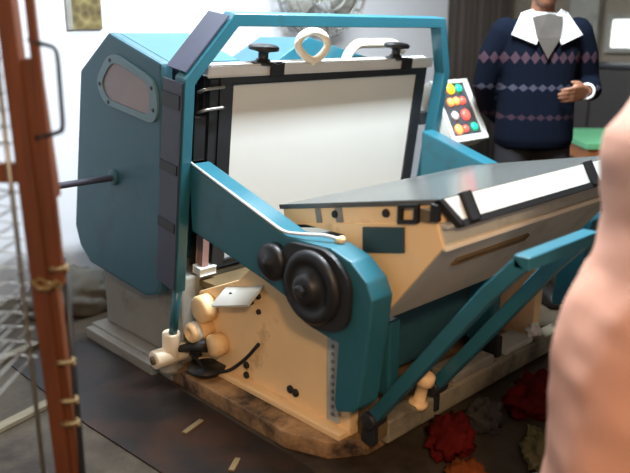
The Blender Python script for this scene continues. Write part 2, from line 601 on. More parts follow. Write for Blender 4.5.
def hy(z):
    return 0.5 + LEAN * (1.17 - z)


wd = Vector((0, 1, LEAN)).normalized()
hp = [(0, 0.40), (0, 1.19), (0.185, 1.395), (1.365, 1.395), (1.46, 1.17), (1.46, 0.46)]
hoop = pp('guard_hoop', sweep_rect([(x, hy(z), z) for x, z in hp], wd, 0.062, 0.044), 'teal')
# slate plates on its outside
for (xa, za), (xb, zb), nm in (((0, 0.41), (0, 1.185), 'side_plate'), ((0.005, 1.205), (0.172, 1.390), 'corner_plate')):
    a, c = Vector((xa, hy(za), za)), Vector((xb, hy(zb), zb))
    d = (c - a).normalized()
    nn = d.cross(wd).normalized()
    if nn.x > 0:
        nn = -nn
    ctr = (a + c) / 2 + wd * 0.066 + nn * 0.0255
    sp_ = pp(nm, obox(ctr, d, wd, nn, (c - a).length / 2, 0.058, 0.003), 'slate', hoop)
for z0, h in ((1.115, 0.026), (0.875, 0.018), (0.655, 0.018)):
    ctr = Vector((0, hy(z0), z0)) + wd * 0.07 + Vector((-0.030, 0, 0))
    pp('black_band', obox(ctr, (1, 0, 0), wd, Vector((1, 0, 0)).cross(wd), 0.002, 0.054, h), 'black', hoop)
pp('stay_rod', cyl((0, hy(0.42) + 0.02, 0.42), (-0.005, 0.70, 0.155), 0.017, 14), 'teal', hoop, True)
so = pp('pivot_socket', cyl((-0.005, 0.698, 0.215), (-0.005, 0.708, 0.10), 0.036, 22, b=0.006), 'ivory', hoop, True)
pp('pivot_barrel', cyl((-0.085, 0.71, 0.115), (0.06, 0.71, 0.115), 0.038, 22, b=0.006), 'ivory', hoop, True)
pp('pivot_pin', cyl((-0.092, 0.71, 0.115), (-0.08, 0.71, 0.115), 0.018, 14), 'brown', hoop, True)
pp('pivot_foot', lathe((-0.005, 0.71, 0.05), (0, 0, 1), [(0, 0.05), (0.015, 0.045), (0.03, 0.02)], 18), 'greypaint', hoop, True)

# flywheel cover with rounded polygonal profile and sight window
cvp = [(0.999, 1.355), (1.253, 1.206), (1.428, 0.517), (1.396, 0.43), (1.312, 0.368), (0.85, 0.33), (0.765, 0.355), (0.725, 0.42), (0.64, 1.248)]
cov = pp('flywheel_cover', prism(cvp, 'X', -0.02, 0.03, 0.012), 'cover')
pp('cover_rim', prism([(y * 0.985 + 0.0155, z * 0.985 + 0.0128) for y, z in cvp[:4]] + [(1.20, 0.43), (0.90, 0.43), (0.90, 1.31)], 'X', 0.03, 0.34, 0.008), 'cover', cov)
pp('cover_roof', prism([(0.999, 1.352), (0.66, 1.252), (0.66, 1.240), (0.999, 1.338)], 'X', 0.03, 0.34, 0.002), 'teal', cov)
pp('roof_catch', box(0.24, 0.27, 0.80, 0.84, 1.30, 1.325, 0.004), 'black', cov)
ov = round_poly([(0.985, 1.290), (0.664, 1.186), (0.672, 1.028), (1.06, 1.086), (1.110, 1.170)], 0.09, 5)
cy_ = sum(p[0] for p in ov) / len(ov)
cz_ = sum(p[1] for p in ov) / len(ov)
iv = [(cy_ + (y - cy_) * 0.80, cz_ + (z - cz_) * 0.74) for y, z in ov]
wf = pp('window_rim', ring_prism(ov, iv, 'X', -0.030, -0.018), 'rim', cov)
pp('window_pane', prism(iv, 'X', -0.0245, -0.0205), 'pane', cov)
for k in (2, 9, 13, 19, 26):
    y, z = (ov[k][0] + iv[k][0]) / 2, (ov[k][1] + iv[k][1]) / 2
    pp('screw', lathe((-0.029, y, z), (-1, 0, 0), [(0, 0.009), (0.004, 0.007)], 8), 'black', cov)
pp('clutch_lever', cyl((-0.018, 1.03, 0.79), (-0.29, 1.05, 0.785), 0.013, 12, b=0.003), 'slate', smooth=True)
pp('lever_flange', cyl((-0.019, 1.03, 0.79), (-0.035, 1.03, 0.79), 0.032, 18, b=0.003), 'cover', smooth=True)

# inclined bed with chase
BL = 0.14


def by(z):
    return 0.6 + BL * (1.17 - z)


bu = Vector((0, -BL, 1)).normalized()       # up along the bed
bn = Vector((0, -1, -BL)).normalized()      # out of the bed


def bpt(x, z, off=0.0):
    return Vector((x, by(z), z)) + bn * off


def bedbox(x0, x1, z0, z1, o0, o1, b=0.0, bm=None):
    c = bpt((x0 + x1) / 2, (z0 + z1) / 2, (o0 + o1) / 2)
    return obox(c, (1, 0, 0), bu, bn, (x1 - x0) / 2, (z1 - z0) / 2 * hypot(1, BL), abs(o1 - o0) / 2, b, bm)


bed = pp('bed_plate', bedbox(0.17, 1.41, 0.43, 1.20, -0.09, -0.012, 0.008), 'darkframe')
pp('press_board', bedbox(0.25, 1.345, 0.465, 1.17, -0.012, 0.004, 0.002), 'sheet', bed, label='white board clamped in the bed')
for (a, c, d, e, mt) in ((0.195, 0.25, 0.44, 1.20, 'darkframe'), (1.345, 1.405, 0.44, 1.20, 'darkframe'), (0.25, 1.345, 0.44, 0.465, 'darkframe'), (0.25, 1.345, 1.170, 1.197, 'darkframe')):
    pp('chase_bar', bedbox(a, c, d, e, -0.012, 0.016, 0.003), mt, bed)
pp('edge_bar', bedbox(0.155, 0.185, 0.66, 1.19, -0.03, 0.010, 0.004), 'darkframe', bed)
pp('edge_post', bedbox(0.150, 0.172, 0.455, 0.655, -0.03, 0.014, 0.004), 'rose', bed)
pp('clamp_bar', bedbox(0.135, 1.43, 1.203, 1.238, -0.035, 0.022, 0.005), 'silver', bed)
pp('bed_foot', bedbox(0.13, 0.20, 0.425, 0.455, -0.02, 0.03, 0.004), 'silver', bed)
for zc in (1.165, 1.09):
    pp('rod_loop', tube(arc_pts([bpt(0.20, zc, 0.014), bpt(0.20, zc, 0.03), bpt(0.115, zc - 0.004, 0.03), bpt(0.105, zc - 0.02, 0.0)], 0.02), 0.006, 8), 'wire', bed, True)
pp('catch_box', bedbox(0.085, 0.125, 0.90, 1.06, -0.03, 0.02, 0.004), 'black', bed)
for x, dz in ((0.405, 0.0), (1.19, -0.004)):
    kb = pp('clamp_knob', lathe(bpt(x, 1.236, -0.006), bu, [(0, 0.045), (0.008, 0.045), (0.012, 0.03), (0.018, 0.028), (0.022, 0.02), (0.045, 0.02), (0.05, 0.036), (0.054, 0.058), (0.066, 0.06), (0.072, 0.05), (0.076, 0.02)], 24), 'black', bed, True)
    pp('knob_catch', bedbox(x + 0.015, x + 0.075, 1.195, 1.243, 0.018, 0.034, 0.004), 'black', bed)
# lifting eye (teardrop loop) on the clamp bar
lp = []
for k in range(36):
    a = 2 * pi * k / 36
    wd_ = 0.082 * sin(a) * (0.60 + 0.40 * cos(a * 0.5) ** 2 if False else 1) * (1 - 0.33 * max(0, -cos(a)))
    lp.append((0.652 + wd_, 0.575, 1.302 + 0.056 * cos(a)))
pp('lifting_eye', tube(lp, 0.016, 10, closed=True), 'ivory', bed, True)
pp('eye_stem', cyl((0.652, 0.585, 1.230), (0.652, 0.577, 1.252), 0.02, 12), 'ivory', bed, True)

# crank arms left and right
armp = [(0.56, 0.90), (0.041, 0.735), (-0.16, 0.738), (-0.242, 0.714), (-0.306, 0.665), (-0.33, 0.615), (-0.321, 0.526), (-0.283, 0.261), (-0.262, 0.235),
        (-0.19, 0.212), (-0.182, 0.24), (-0.196, 0.445), (-0.153, 0.449), (-0.073, 0.461), (0.011, 0.522), (0.159, 0.563), (0.56, 0.65)]
for k, x0 in enumerate((0.02, 1.36)):
    x1 = x0 + 0.092
    arm = pp('crank_arm', prism(armp, 'X', x0, x1, 0.007), 'teal')
    if k == 0:
        e = x0
        hb = pp('hub', lathe((e, -0.103, 0.605), (-1, 0, 0), [(0, 0.118), (0.03, 0.118), (0.04, 0.108), (0.042, 0.085), (0.036, 0.08), (0.036, 0.05), (0.06, 0.046), (0.066, 0.03)], 36), 'black', arm, True)
        pp('hub_collar', prism(round_poly([(0.04, 0.725), (-0.17, 0.735), (-0.26, 0.66), (-0.25, 0.50), (-0.10, 0.462), (0.03, 0.53)], 0.06), 'X', e - 0.018, e + 0.002), 'darkframe', arm)
        pp('hub_nut', lathe((e - 0.064, -0.103, 0.605), (-1, 0, 0), [(0, 0.02), (0.014, 0.02), (0.018, 0.014)], 6), 'darkframe', arm)
        pp('idler', lathe((e, 0.083, 0.644), (-1, 0, 0), [(0, 0.062), (0.03, 0.062), (0.038, 0.05), (0.038, 0.02), (0.05, 0.018)], 28), 'black', arm, True)
        pp('oil_pipe', tube(arc_pts([(e + 0.004, 0.555, 0.905), (e + 0.004, 0.05, 0.744), (e + 0.012, -0.03, 0.752), (e + 0.045, -0.10, 0.757), (e + 0.06, -0.15, 0.748)], 0.03), 0.0055, 8), 'silver', arm, True)
        pp('pipe_fitting', cyl((e + 0.06, -0.13, 0.742), (e + 0.06, -0.155, 0.752), 0.012, 10), 'cream', arm, True)

# swinging platen, lying open
PS = (0.91 - 0.786) / (-0.444 - 0.212)
pu = Vector((0, -1, -PS)).normalized()      # towards the front along the platen
pn = Vector((0, PS, -1)).normalized() * -1  # up out of the platen
PX0, PX1 = 0.15, 1.27


def pz(y):
    return 0.91 + PS * (y + 0.444)


def plat(x0, x1, y0, y1, o0, o1, b=0.0):
    ym = (y0 + y1) / 2
    c = Vector(((x0 + x1) / 2, ym, pz(ym))) + pn * (o0 + o1) / 2
    return obox(c, (1, 0, 0), pu, pn, (x1 - x0) / 2, abs(y1 - y0) / 2 * hypot(1, PS), abs(o1 - o0) / 2, b)


pt = pp('platen', plat(PX0, PX1, -0.444, 0.215, -0.012, 0.0, 0.002), 'steel')
pp('platen_side', plat(PX0 + 0.004, PX0 + 0.05, -0.438, 0.20, -0.066, -0.012, 0.003), 'cream', pt)
pp('platen_core', plat(PX0 + 0.05, PX1, -0.438, 0.20, -0.066, -0.012), 'darkframe', pt)
pp('platen_seam', plat(PX0 + 0.01, PX1 - 0.01, -0.435, 0.16, -0.080, -0.066), 'rubber', pt)
for y, w in ((-0.05, 0.014), (-0.26, 0.0)):
    pp('side_screw', lathe((PX0 + 0.005, y, pz(y) - 0.036), (-1, 0, 0), [(0, 0.014), (0.008, 0.012)], 12), 'rubber', pt)
for y0, y1 in ((-0.015, 0.04), (0.08, 0.13)):
    pp('wear_patch', plat(PX0 + 0.001, PX0 + 0.005, y0 - 0.06, y1 - 0.085, -0.062, -0.016), 'greypaint', pt)
lk = pp('latch_frame', ring_prism([(-0.315, 0.876), (-0.385, 0.889), (-0.385, 0.832), (-0.315, 0.819)], [(-0.326, 0.867), (-0.374, 0.876), (-0.374, 0.841), (-0.326, 0.832)], 'X', PX0 - 0.012, PX0 + 0.004), 'rubber', pt)
pp('latch_bolt', box(PX0 - 0.010, PX0 + 0.004, -0.43, -0.395, 0.842, 0.880, 0.003), 'brown', pt)
pp('latch_bolt', box(PX0 - 0.018, PX0 + 0.004, -0.46, -0.435, 0.850, 0.90, 0.003), 'rubber', pt)
# front feed board with black rim and clips
sa, sb = Vector((0, -0.450, 0.910)), Vector((0, -0.486, 0.846))
sdn = (sb - sa).normalized()
snm = Vector((0, sdn.z, -sdn.y))
if snm.z < 0:
    snm = -snm
sc = (sa + sb) / 2


def fb(x0, x1, s0, s1, o0, o1, b=0.002):
    L2 = (sb - sa).length
    c = sa + sdn * ((s0 + s1) / 2 * L2) + snm * (o0 + o1) / 2
    c.x = (x0 + x1) / 2
    return obox(c, (1, 0, 0), sdn, snm, (x1 - x0) / 2, (s1 - s0) / 2 * L2, (o1 - o0) / 2, b)




def fq(poly, o0, o1):
    t_ = NB()
    L2 = (sb - sa).length
    A_ = [t_.verts.new(sa + sdn * (q * L2) + snm * o0 + Vector((x, 0, 0))) for x, q in poly]
    B_ = [t_.verts.new(sa + sdn * (q * L2) + snm * o1 + Vector((x, 0, 0))) for x, q in poly]
    t_.faces.new(A_)
    t_.faces.new(B_[::-1])
    for i_ in range(len(poly)):
        j_ = (i_ + 1) % len(poly)
        t_.faces.new((A_[i_], A_[j_], B_[j_], B_[i_]))
    return t_


pp('feed_board', fq([(0.158, 0.02), (1.26, 0.02), (1.26, 0.98), (0.205, 0.98)], -0.004, 0.006), 'white', pt)
pp('feed_rim', fb(0.20, 1.265, 0.98, 1.18, -0.012, 0.012), 'rubber', pt)
pp('feed_rim', fq([(0.140, 0.0), (0.160, 0.0), (0.212, 1.12), (0.190, 1.16)], -0.01, 0.010), 'rubber', pt)
for x in (0.235, 0.965):
    pp('feed_clip', fb(x, x + 0.045, -0.02, 1.05, 0.005, 0.016, 0.003), 'rubber', pt)
pp('under_strip', box(0.16, 1.26, -0.478, -0.44, 0.830, 0.842, 0.002), 'underside', pt)
# wedge-shaped casting below
wp = [(-0.446, 0.846), (-0.472, 0.778), (-0.238, 0.485), (-0.215, 0.50), (-0.197, 0.60), (-0.09, 0.74), (0.10, 0.74)]
pp('platen_casting', prism(wp[:1] + wp[1:], 'X', PX0 + 0.012, PX1, 0.006), 'underside', pt)
pp('casting_cheek', prism(wp, 'X', PX0, PX0 + 0.012, 0.003), 'cream', pt)
pp('casting_lip', box(PX0 + 0.002, PX1, -0.484, -0.462, 0.768, 0.784, 0.003), 'ivory', pt, True)
pp('teal_tab', prism([(-0.176, 0.783), (-0.335, 0.812), (-0.339, 0.735), (-0.178, 0.703)], 'X', PX0 - 0.008, PX0 + 0.002, 0.002), 'tab', pt)
wdir = (Vector((0, -0.238, 0.485)) - Vector((0, -0.472, 0.778))).normalized()
wnm = Vector((0, -wdir.z, wdir.y))
wnm = wnm if wnm.y < 0 else -wnm
pp('slot_strip', obox(Vector((0.50, -0.405, 0.694)) + wnm * 0.004, (1, 0, 0), wdir, wnm, 0.20, 0.014, 0.004, 0.003), 'brown', pt)  # added brown strip standing in for the dark slot in the casting

# hinged front bail (handrail of flat bar)
for x in (0.15, 0.478):
    sweep = sweep_rect([(x - 0.02, -0.235, 0.16), (x - 0.02, -0.63, 0.69), (x - 0.02, -0.722, 0.795)], (1, 0, 0), 0.046, 0.042)
    pp('bail_leg', sweep, 'teal')
pp('bail_bar', box(0.13, 0.50, -0.748, -0.702, 0.778, 0.814, 0.004), 'teal')
for x in (0.15, 0.478):
    pp('bail_pivot', cyl((x - 0.035, -0.232, 0.155), (x + 0.035, -0.232, 0.155), 0.03, 16, b=0.004), 'darkframe', smooth=True)
    pp('bail_lug', box(x - 0.012, x + 0.012, -0.245, -0.19, 0.06, 0.16, 0.004), 'darkframe')

# control box with lit lamps
PL = 0.55
cu_ = Vector((0, PL, 1)).normalized()
cn = Vector((0, -1, PL)).normalized()
px0, px1, z0_, z1_ = 1.495, 1.80, 0.83, 1.12


def cpt(x, s, o=0.0):
    """s from 0 (bottom) to 1 (top)"""
    sk = 0.0
    z = z0_ + (z1_ - z0_) * s
    return Vector((x, 0.475 + PL * (z - z0_), z)) + cn * o


def cbox(x0, x1, s0, s1, o0, o1, b=0.0):
    c = (cpt((x0 + x1) / 2, (s0 + s1) / 2, (o0 + o1) / 2))
    return obox(c, (1, 0, 0), cu_, cn, (x1 - x0) / 2, (s1 - s0) / 2 * (z1_ - z0_) * hypot(1, PL), (o1 - o0) / 2, b)


cb = pp('control_box', cbox(px0, px1, 0, 1, -0.09, 0.0, 0.006), 'panelbox')
pp('panel_face', cbox(px0 + 0.03, px1 - 0.035, 0.10, 0.94, -0.002, 0.003), 'panelface', cb)
for a, c, d, e in ((px0, px0 + 0.03, 0, 1), (px1 - 0.035, px1, 0, 1), (px0 + 0.03, px1 - 0.035, 0, 0.10), (px0 + 0.03, px1 - 0.035, 0.94, 1)):
    pp('panel_rim', cbox(a, c, d, e, -0.003, 0.012, 0.003), 'panelbox', cb)
lamps = [(0.070, 0.85, 'red', .022), (0.125, 0.85, 'yellow', .025), (0.185, 0.85, 'green', .020),
         (0.09, 0.64, 'orange', .020), (0.135, 0.65, 'orange', .019), (0.18, 0.65, 'coral', .018),
         (0.085, 0.42, 'grey', .021), (0.165, 0.42, 'coral', .026),
         (0.075, 0.20, 'orange', .024), (0.125, 0.20, 'coral', .016), (0.195, 0.21, 'green', .021)]
for dx, s, c, r in [(dx * 1.13, s, c, r * 1.1) for dx, s, c, r in lamps]:
    pp('indicator_lamp', lathe(cpt(px0 + dx, s, 0.003), cn, [(0, r), (0.008, r), (0.014, r * .75), (0.017, r * .3)], 16), 'lamp_' + c, cb, True, label='lit %s indicator lamp' % c if c != 'grey' else 'grey button with a faint added glow')
pp('box_bracket', box(1.40, 1.56, 0.60, 0.66, 0.92, 0.98, 0.004), 'darkframe')

# ------------------------------------------------------------------ fan on the white wall
fan = thing('wall_fan', 'round wire-caged fan on the white wall above the press', 'fan', (1.96, 2.1, 1.70))
fc = Vector((1.96, 1.86, 1.62))
fd = Vector((-0.35, -0.93, -0.05)).normalized()
fu = (Vector((0, 0, 1)) - fd * fd.z).normalized()
fs = fd.cross(fu)


def fp(r, a, o=0.0):
    return fc + (fu * cos(a) + fs * sin(a)) * r + fd * o


t = NB()
for o, rr in ((0.0, 0.30), (0.055, 0.285), (-0.055, 0.285), (0.085, 0.22), (0.10, 0.13)):
    tube([fp(rr, 2 * pi * k / 40, o) for k in range(40)], 0.006, 6, t, closed=True)
for k in range(24):
    a = 2 * pi * k / 24
    tube([fp(0.05, a, 0.105), fp(0.13, a + .15, 0.10), fp(0.22, a + .25, 0.085), fp(0.285, a + .32, 0.055), fp(0.30, a + .34, 0), fp(0.285, a + .34, -0.055), fp(0.1, a + .34, -0.075)], 0.004, 5, t)
obj('wire_guard', t, 'wire', fan, True)
for k in range(3):
    t = NB()
    a0 = 2 * pi * k / 3
    g = []
    for i in range(7):
        r_ = 0.05 + 0.2 * i / 6
        w_ = 0.25 + 0.35 * sin(pi * (i + .6) / 7.4)
        g.append([t.verts.new(fp(r_, a0 + w_ * (j / 4 - .5) * 1.6, 0.02 * (j / 2 - 1))) for j in range(5)])
    for A, B in zip(g, g[1:]):
        for j in range(4):
            t.faces.new((A[j], A[j + 1], B[j + 1], B[j]))
    bl = obj('fan_blade', t, 'greypaint', fan, True)
    bl.modifiers.new('thickness', 'SOLIDIFY').thickness = 0.004
obj('fan_hub', lathe(fc + fd * -0.03, fd, [(0, 0.05), (0.06, 0.05), (0.08, 0.04), (0.09, 0.015)], 20), 'white', fan, True)
obj('motor_housing', lathe(fc + fd * -0.17, fd, [(0, 0.05), (0.03, 0.075), (0.11, 0.08), (0.14, 0.06)], 20), 'ivory', fan, True)
obj('wall_bracket', tube([fc + fd * -0.13, (1.99, 2.02, 1.62), (1.99, 2.09, 1.60)], 0.022, 10), 'greypaint', fan, True)
obj('wall_plate', box(1.93, 2.05, 2.082, 2.0995, 1.52, 1.68, 0.005), 'greypaint', fan)

# calendar / picture on the wall
cal = thing('wall_calendar', 'small gold and brown printed calendar on the white wall', 'calendar', (0.45, 2.09, 1.375))
obj('picture_sheet', box(0.375, 0.540, 2.083, 2.0985, 1.372, 1.62), 'calendar', cal)
obj('margin_strip', box(0.345, 0.375, 2.084, 2.0985, 1.368, 1.62), 'greypaint', cal)
obj('hanging_strip', box(0.345, 0.540, 2.078, 2.0985, 1.62, 1.635, 0.003), 'tablewood', cal)

# ------------------------------------------------------------------ background right: green table, cabinet
gt = thing('work_table', 'table with a green top and brown edge behind the standing person', 'table', (3.1, 0.40, 0))
ctr = Vector((2.98, 0.50, 0))


def rb(P, a, b_, c):
    return Vector(P) + RT * a + FW * b_ + Vector((0, 0, c))


Z3 = Vector((0, 0, 1))
obj('table_top', obox(rb(ctr, 0.22, 0, 0.715), RT, FW, Z3, 0.36, 0.36, 0.018, 0.004), 'green', gt)
obj('table_apron', obox(rb(ctr, 0.22, 0, 0.655), RT, FW, Z3, 0.345, 0.345, 0.042, 0.004), 'tablewood', gt)
for a in (-0.09, 0.53):
    for b_ in (-0.31, 0.31):
        obj('leg', obox(rb(ctr, a, b_, 0.307), RT, FW, Z3, 0.025, 0.025, 0.307, 0.004), 'tablewood', gt)
cab = thing('low_cabinet', 'dark brown cabinet against the wall behind the green table', 'cabinet', (4.25, 1.0, 0))
obj('body', box(4.06, 4.46, 0.45, 1.62, 0.04, 1.10, 0.01), 'cabinet', cab)
obj('worktop', box(4.03, 4.47, 0.42, 1.65, 1.10, 1.13, 0.006), 'darkframe', cab)
for y0 in (0.47, 1.045):
    dr = obj('door', box(4.04, 4.062, y0, y0 + 0.555, 0.08, 1.08, 0.004), 'cabinet', cab)
    obj('handle', cyl((4.03, y0 + 0.28, 0.55), (4.03, y0 + 0.28, 0.68), 0.008, 8), 'wire', dr)
obj('plinth', box(4.08, 4.45, 0.47, 1.60, 0.0, 0.04), 'black', cab)

# ------------------------------------------------------------------ person
PD = 3.72
PO = Vector((EYE.x, EYE.y, 0)) + FW * 3.66 + RT * 1.09     # where the person stands
person = thing('person', 'person in a navy patterned sweater and white collared shirt standing behind the press', 'person', PO)


def L3(x, y, z):
    """person frame: x to the picture's right, y towards the camera, z up"""
    return PO + RT * x - FW * y + Vector((0, 0, z))


def loft(rings, bm, seg=20, power=2.3):
    """rings: (cx, cy, cz, rx, ry) ellipses stacked along z in the person frame"""
    R_ = []
    for cx_, cy2, cz2, rx, ry in rings:
        ring = []
        for k in range(seg):
            a = 2 * pi * k / seg
            ca, sa_ = cos(a), sin(a)
            e = 2 / power
            ring.append(bm.verts.new(L3(cx_ + rx * math.copysign(abs(ca) ** e, ca), cy2 + ry * math.copysign(abs(sa_) ** e, sa_), cz2)))
        R_.append(ring)
    for A, B in zip(R_, R_[1:]):
        for k in range(seg):
            bm.faces.new((A[k], A[(k + 1) % seg], B[(k + 1) % seg], B[k]))
    bm.faces.new(R_[0][::-1])
    bm.faces.new(R_[-1])


def limb(pts, bm, seg=12):
    """pts: (x, y, z, r) ; tapered tube with rounded ends"""
    P = [L3(*p[:3]) for p in pts]
    r = [p[3] for p in pts]
    d0 = (P[0] - P[1]).normalized()
    d1 = (P[-1] - P[-2]).normalized()
    P = [P[0] + d0 * r[0] * .9, P[0] + d0 * r[0] * .55] + P + [P[-1] + d1 * r[-1] * .55, P[-1] + d1 * r[-1] * .9]
    r = [r[0] * .35, r[0] * .8] + r + [r[-1] * .8, r[-1] * .35]
    tube(P, 0, seg, bm, taper=r)


def remesh(o, vox, smooth_it=4):
    m = o.modifiers.new('join', 'REMESH')
    m.mode = 'VOXEL'
    m.voxel_size = vox
    m.use_smooth_shade = True
    s = o.modifiers.new('soft', 'SMOOTH')
    s.iterations = smooth_it
    s.factor = 0.5


# arms: right arm (picture left) hangs, left arm (picture right) bent with the hand at the hip
ARM_R = [(-0.175, 0.0, 1.36, 0.056), (-0.222, -0.02, 1.25, 0.052), (-0.245, -0.05, 1.11, 0.045), (-0.205, -0.12, 1.00, 0.040), (-0.13, -0.165, 0.93, 0.029)]
ARM_L = [(0.175, 0.0, 1.36, 0.056), (0.225, -0.015, 1.25, 0.052), (0.255, -0.03, 1.12, 0.045), (0.245, 0.055, 1.085, 0.040), (0.205, 0.125, 1.085, 0.029)]

bm = NB()
# legs, pelvis, trunk, neck
loft([(0, 0, 0.86, 0.155, 0.105), (0, 0, 0.95, 0.165, 0.11), (0, 0, 1.08, 0.15, 0.10), (0, 0, 1.22, 0.165, 0.105), (0, -0.005, 1.34, 0.175, 0.10), (0, -0.01, 1.40, 0.14, 0.08), (0, -0.01, 1.43, 0.075, 0.065)], bm)
for s in (-1, 1):
    limb([(s * 0.085, 0, 0.88, 0.088), (s * 0.095, 0.01, 0.66, 0.075), (s * 0.10, 0.012, 0.48, 0.054), (s * 0.105, -0.01, 0.32, 0.054), (s * 0.108, -0.02, 0.10, 0.038)], bm)
    limb([(s * 0.108, -0.03, 0.05, 0.036), (s * 0.115, 0.06, 0.038, 0.036), (s * 0.12, 0.13, 0.03, 0.03)], bm)
limb([(0, -0.015, 1.40, 0.062), (0, 0.0, 1.48, 0.056), (0, 0.01, 1.53, 0.056)], bm)
# head: skull, jaw, nose, ears, brow, lips
HZ = 1.595
loft([(0, 0.055, HZ - 0.125, 0.026, 0.030), (0, 0.045, HZ - 0.108, 0.044, 0.050), (0, 0.03, HZ - 0.07, 0.060, 0.076), (0, 0.02, HZ - 0.02, 0.070, 0.090), (0, 0.012, HZ + 0.03, 0.074, 0.098), (0, 0.005, HZ + 0.075, 0.068, 0.092), (0, 0.0, HZ + 0.105, 0.048, 0.068), (0, 0, HZ + 0.118, 0.02, 0.03)], bm, 24, 2.0)
limb([(0, 0.104, HZ + 0.0, 0.009), (0, 0.118, HZ - 0.025, 0.012), (0, 0.122, HZ - 0.036, 0.014)], bm, 8)
for s in (-1, 1):
    limb([(s * 0.012, 0.112, HZ - 0.038, 0.008), (s * 0.014, 0.108, HZ - 0.036, 0.008)], bm, 8)
    limb([(s * 0.015, 0.104, HZ + 0.022, 0.009), (s * 0.045, 0.092, HZ + 0.022, 0.009)], bm, 8)
    limb([(s * 0.074, 0.01, HZ + 0.015, 0.012), (s * 0.080, 0.0, HZ - 0.005, 0.014), (s * 0.074, 0.012, HZ - 0.035, 0.009)], bm, 8)
limb([(-0.018, 0.102, HZ - 0.066, 0.007), (0, 0.107, HZ - 0.064, 0.009), (0.018, 0.102, HZ - 0.066, 0.007)], bm, 8)
limb([(-0.014, 0.098, HZ - 0.078, 0.007), (0, 0.103, HZ - 0.079, 0.009), (0.014, 0.098, HZ - 0.078, 0.007)], bm, 8)
limb(ARM_R, bm)
limb(ARM_L, bm)


def hand(wrist, palm_end, across, down, bm, curl):
    """palm from wrist to palm_end; 'across' points to the thumb side; 'down' is the palm normal the fingers curl towards"""
    w, p = Vector(wrist), Vector(palm_end)
    d = (p - w).normalized()
    ac, dn = Vector(across).normalized(), Vector(down).normalized()
    for k in range(4):
        q = ac * (0.030 - 0.020 * k)
        limb([(*(w + q * .55), 0.016), (*(w + (p - w) * .55 + q), 0.014), (*(p + q), 0.0125)], bm, 8)
        ln = (0.062, 0.072, 0.066, 0.05)[k]
        a = p + q
        ang = 0.25 * curl
        pts = [(*a, 0.0095)]
        for sg in range(3):
            a = a + (d * cos(ang) + dn * sin(ang)) * ln * (0.45, 0.32, 0.26)[sg]
            pts.append((*a, 0.0088 - 0.0008 * sg))
            ang += 0.55 * curl
        limb(pts, bm, 8)
    b0 = w + (p - w) * .3 + ac * 0.028
    b1 = b0 + ac * 0.026 + d * 0.028 + dn * 0.010
    b2 = b1 + ac * 0.006 + d * 0.030 + dn * 0.012
    limb([(*b0, 0.014), (*b1, 0.0105), (*b2, 0.009)], bm, 8)


hand((-0.105, -0.172, 0.910), (-0.035, -0.172, 0.865), (0.5, 0.1, 1), (0, 1, 0), bm, 0.7)
hand((0.188, 0.142, 1.085), (0.122, 0.165, 1.075), (0.1, 0.25, 1), (-0.2, -1, -0.1), bm, 0.8)
body = obj('body', bm, 'skin', person, True)
remesh(body, 0.006, 3)

bm = NB()
for s in (-1, 1):
    limb([(s * 0.031, 0.0905, HZ + 0.004, 0.0085), (s * 0.034, 0.0905, HZ + 0.004, 0.0085)], bm, 10)
obj('eyes', bm, 'eyewhite', person, True)
bm = NB()
for s in (-1, 1):
    limb([(s * 0.032, 0.0955, HZ + 0.003, 0.0062), (s * 0.0328, 0.0955, HZ + 0.003, 0.0062)], bm, 10)
obj('pupils', bm, 'hair', person, True)
bm = NB()
loft([(0, -0.035, HZ - 0.055, 0.062, 0.055), (0, -0.025, HZ - 0.01, 0.078, 0.075), (0, -0.012, HZ + 0.045, 0.083, 0.098), (0, 0.0, HZ + 0.07, 0.080, 0.106), (0, 0.0, HZ + 0.105, 0.062, 0.086), (0, -0.005, HZ + 0.130, 0.03, 0.045)], bm, 24, 2.0)
hr = obj('hair', bm, 'hair', person, True)
remesh(hr, 0.008, 3)

# sweater with sleeves, open at the neck
bm = NB()
loft([(0, 0, 0.80, 0.180, 0.128), (0, 0, 0.845, 0.194, 0.138), (0, 0, 0.93, 0.190, 0.134), (0, 0, 1.02, 0.186, 0.128), (0, 0, 1.14, 0.183, 0.124), (0, 0, 1.26, 0.198, 0.126), (0, -0.003, 1.35, 0.198, 0.116), (0, -0.008, 1.405, 0.155, 0.094), (0, -0.012, 1.428, 0.10, 0.078)], bm, 28)
limb([(x, y, z, r + 0.016) for x, y, z, r in ARM_R], bm)
limb([(x, y, z, r + 0.016) for x, y, z, r in ARM_L[:-1]] + [(0.218, 0.105, 1.085, 0.046)], bm)
sw = obj('sweater', bm, 'knit', person, True, label='navy knitted sweater with bands of pale motifs')
remesh(sw, 0.009, 4)
# shirt collar: band around the neck plus two pointed flaps, and the shirt front in the V
bm = NB()
tube([L3(0.066 * cos(a), -0.006 + 0.064 * sin(a), 1.435 + 0.012 * (1 - sin(a)) * .5) for a in [2 * pi * k / 28 for k in range(28)]], 0.014, 8, bm, closed=True)
obj('collar_band', bm, 'shirt', person, True)
for s in (-1, 1):
    bm = NB()
    outer = [(s * 0.012, 0.100, 1.405), (s * 0.068, 0.066, 1.462), (s * 0.110, 0.030, 1.447), (s * 0.168, 0.100, 1.345), (s * 0.060, 0.142, 1.300)]
    top = [bm.verts.new(L3(*p)) for p in outer]
    bm.faces.new(top)
    fl = obj('collar_flap', bm, 'shirt', person)
    fl.modifiers.new('thickness', 'SOLIDIFY').thickness = 0.006
bm = NB()
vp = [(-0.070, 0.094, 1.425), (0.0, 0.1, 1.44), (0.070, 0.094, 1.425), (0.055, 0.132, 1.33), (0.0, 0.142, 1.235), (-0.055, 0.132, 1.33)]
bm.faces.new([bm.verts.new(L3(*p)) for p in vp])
sv = obj('shirt_front', bm, 'greyrag', person, label='grey shirt front in the neckline')
sv.modifiers.new('thickness', 'SOLIDIFY').thickness = 0.008
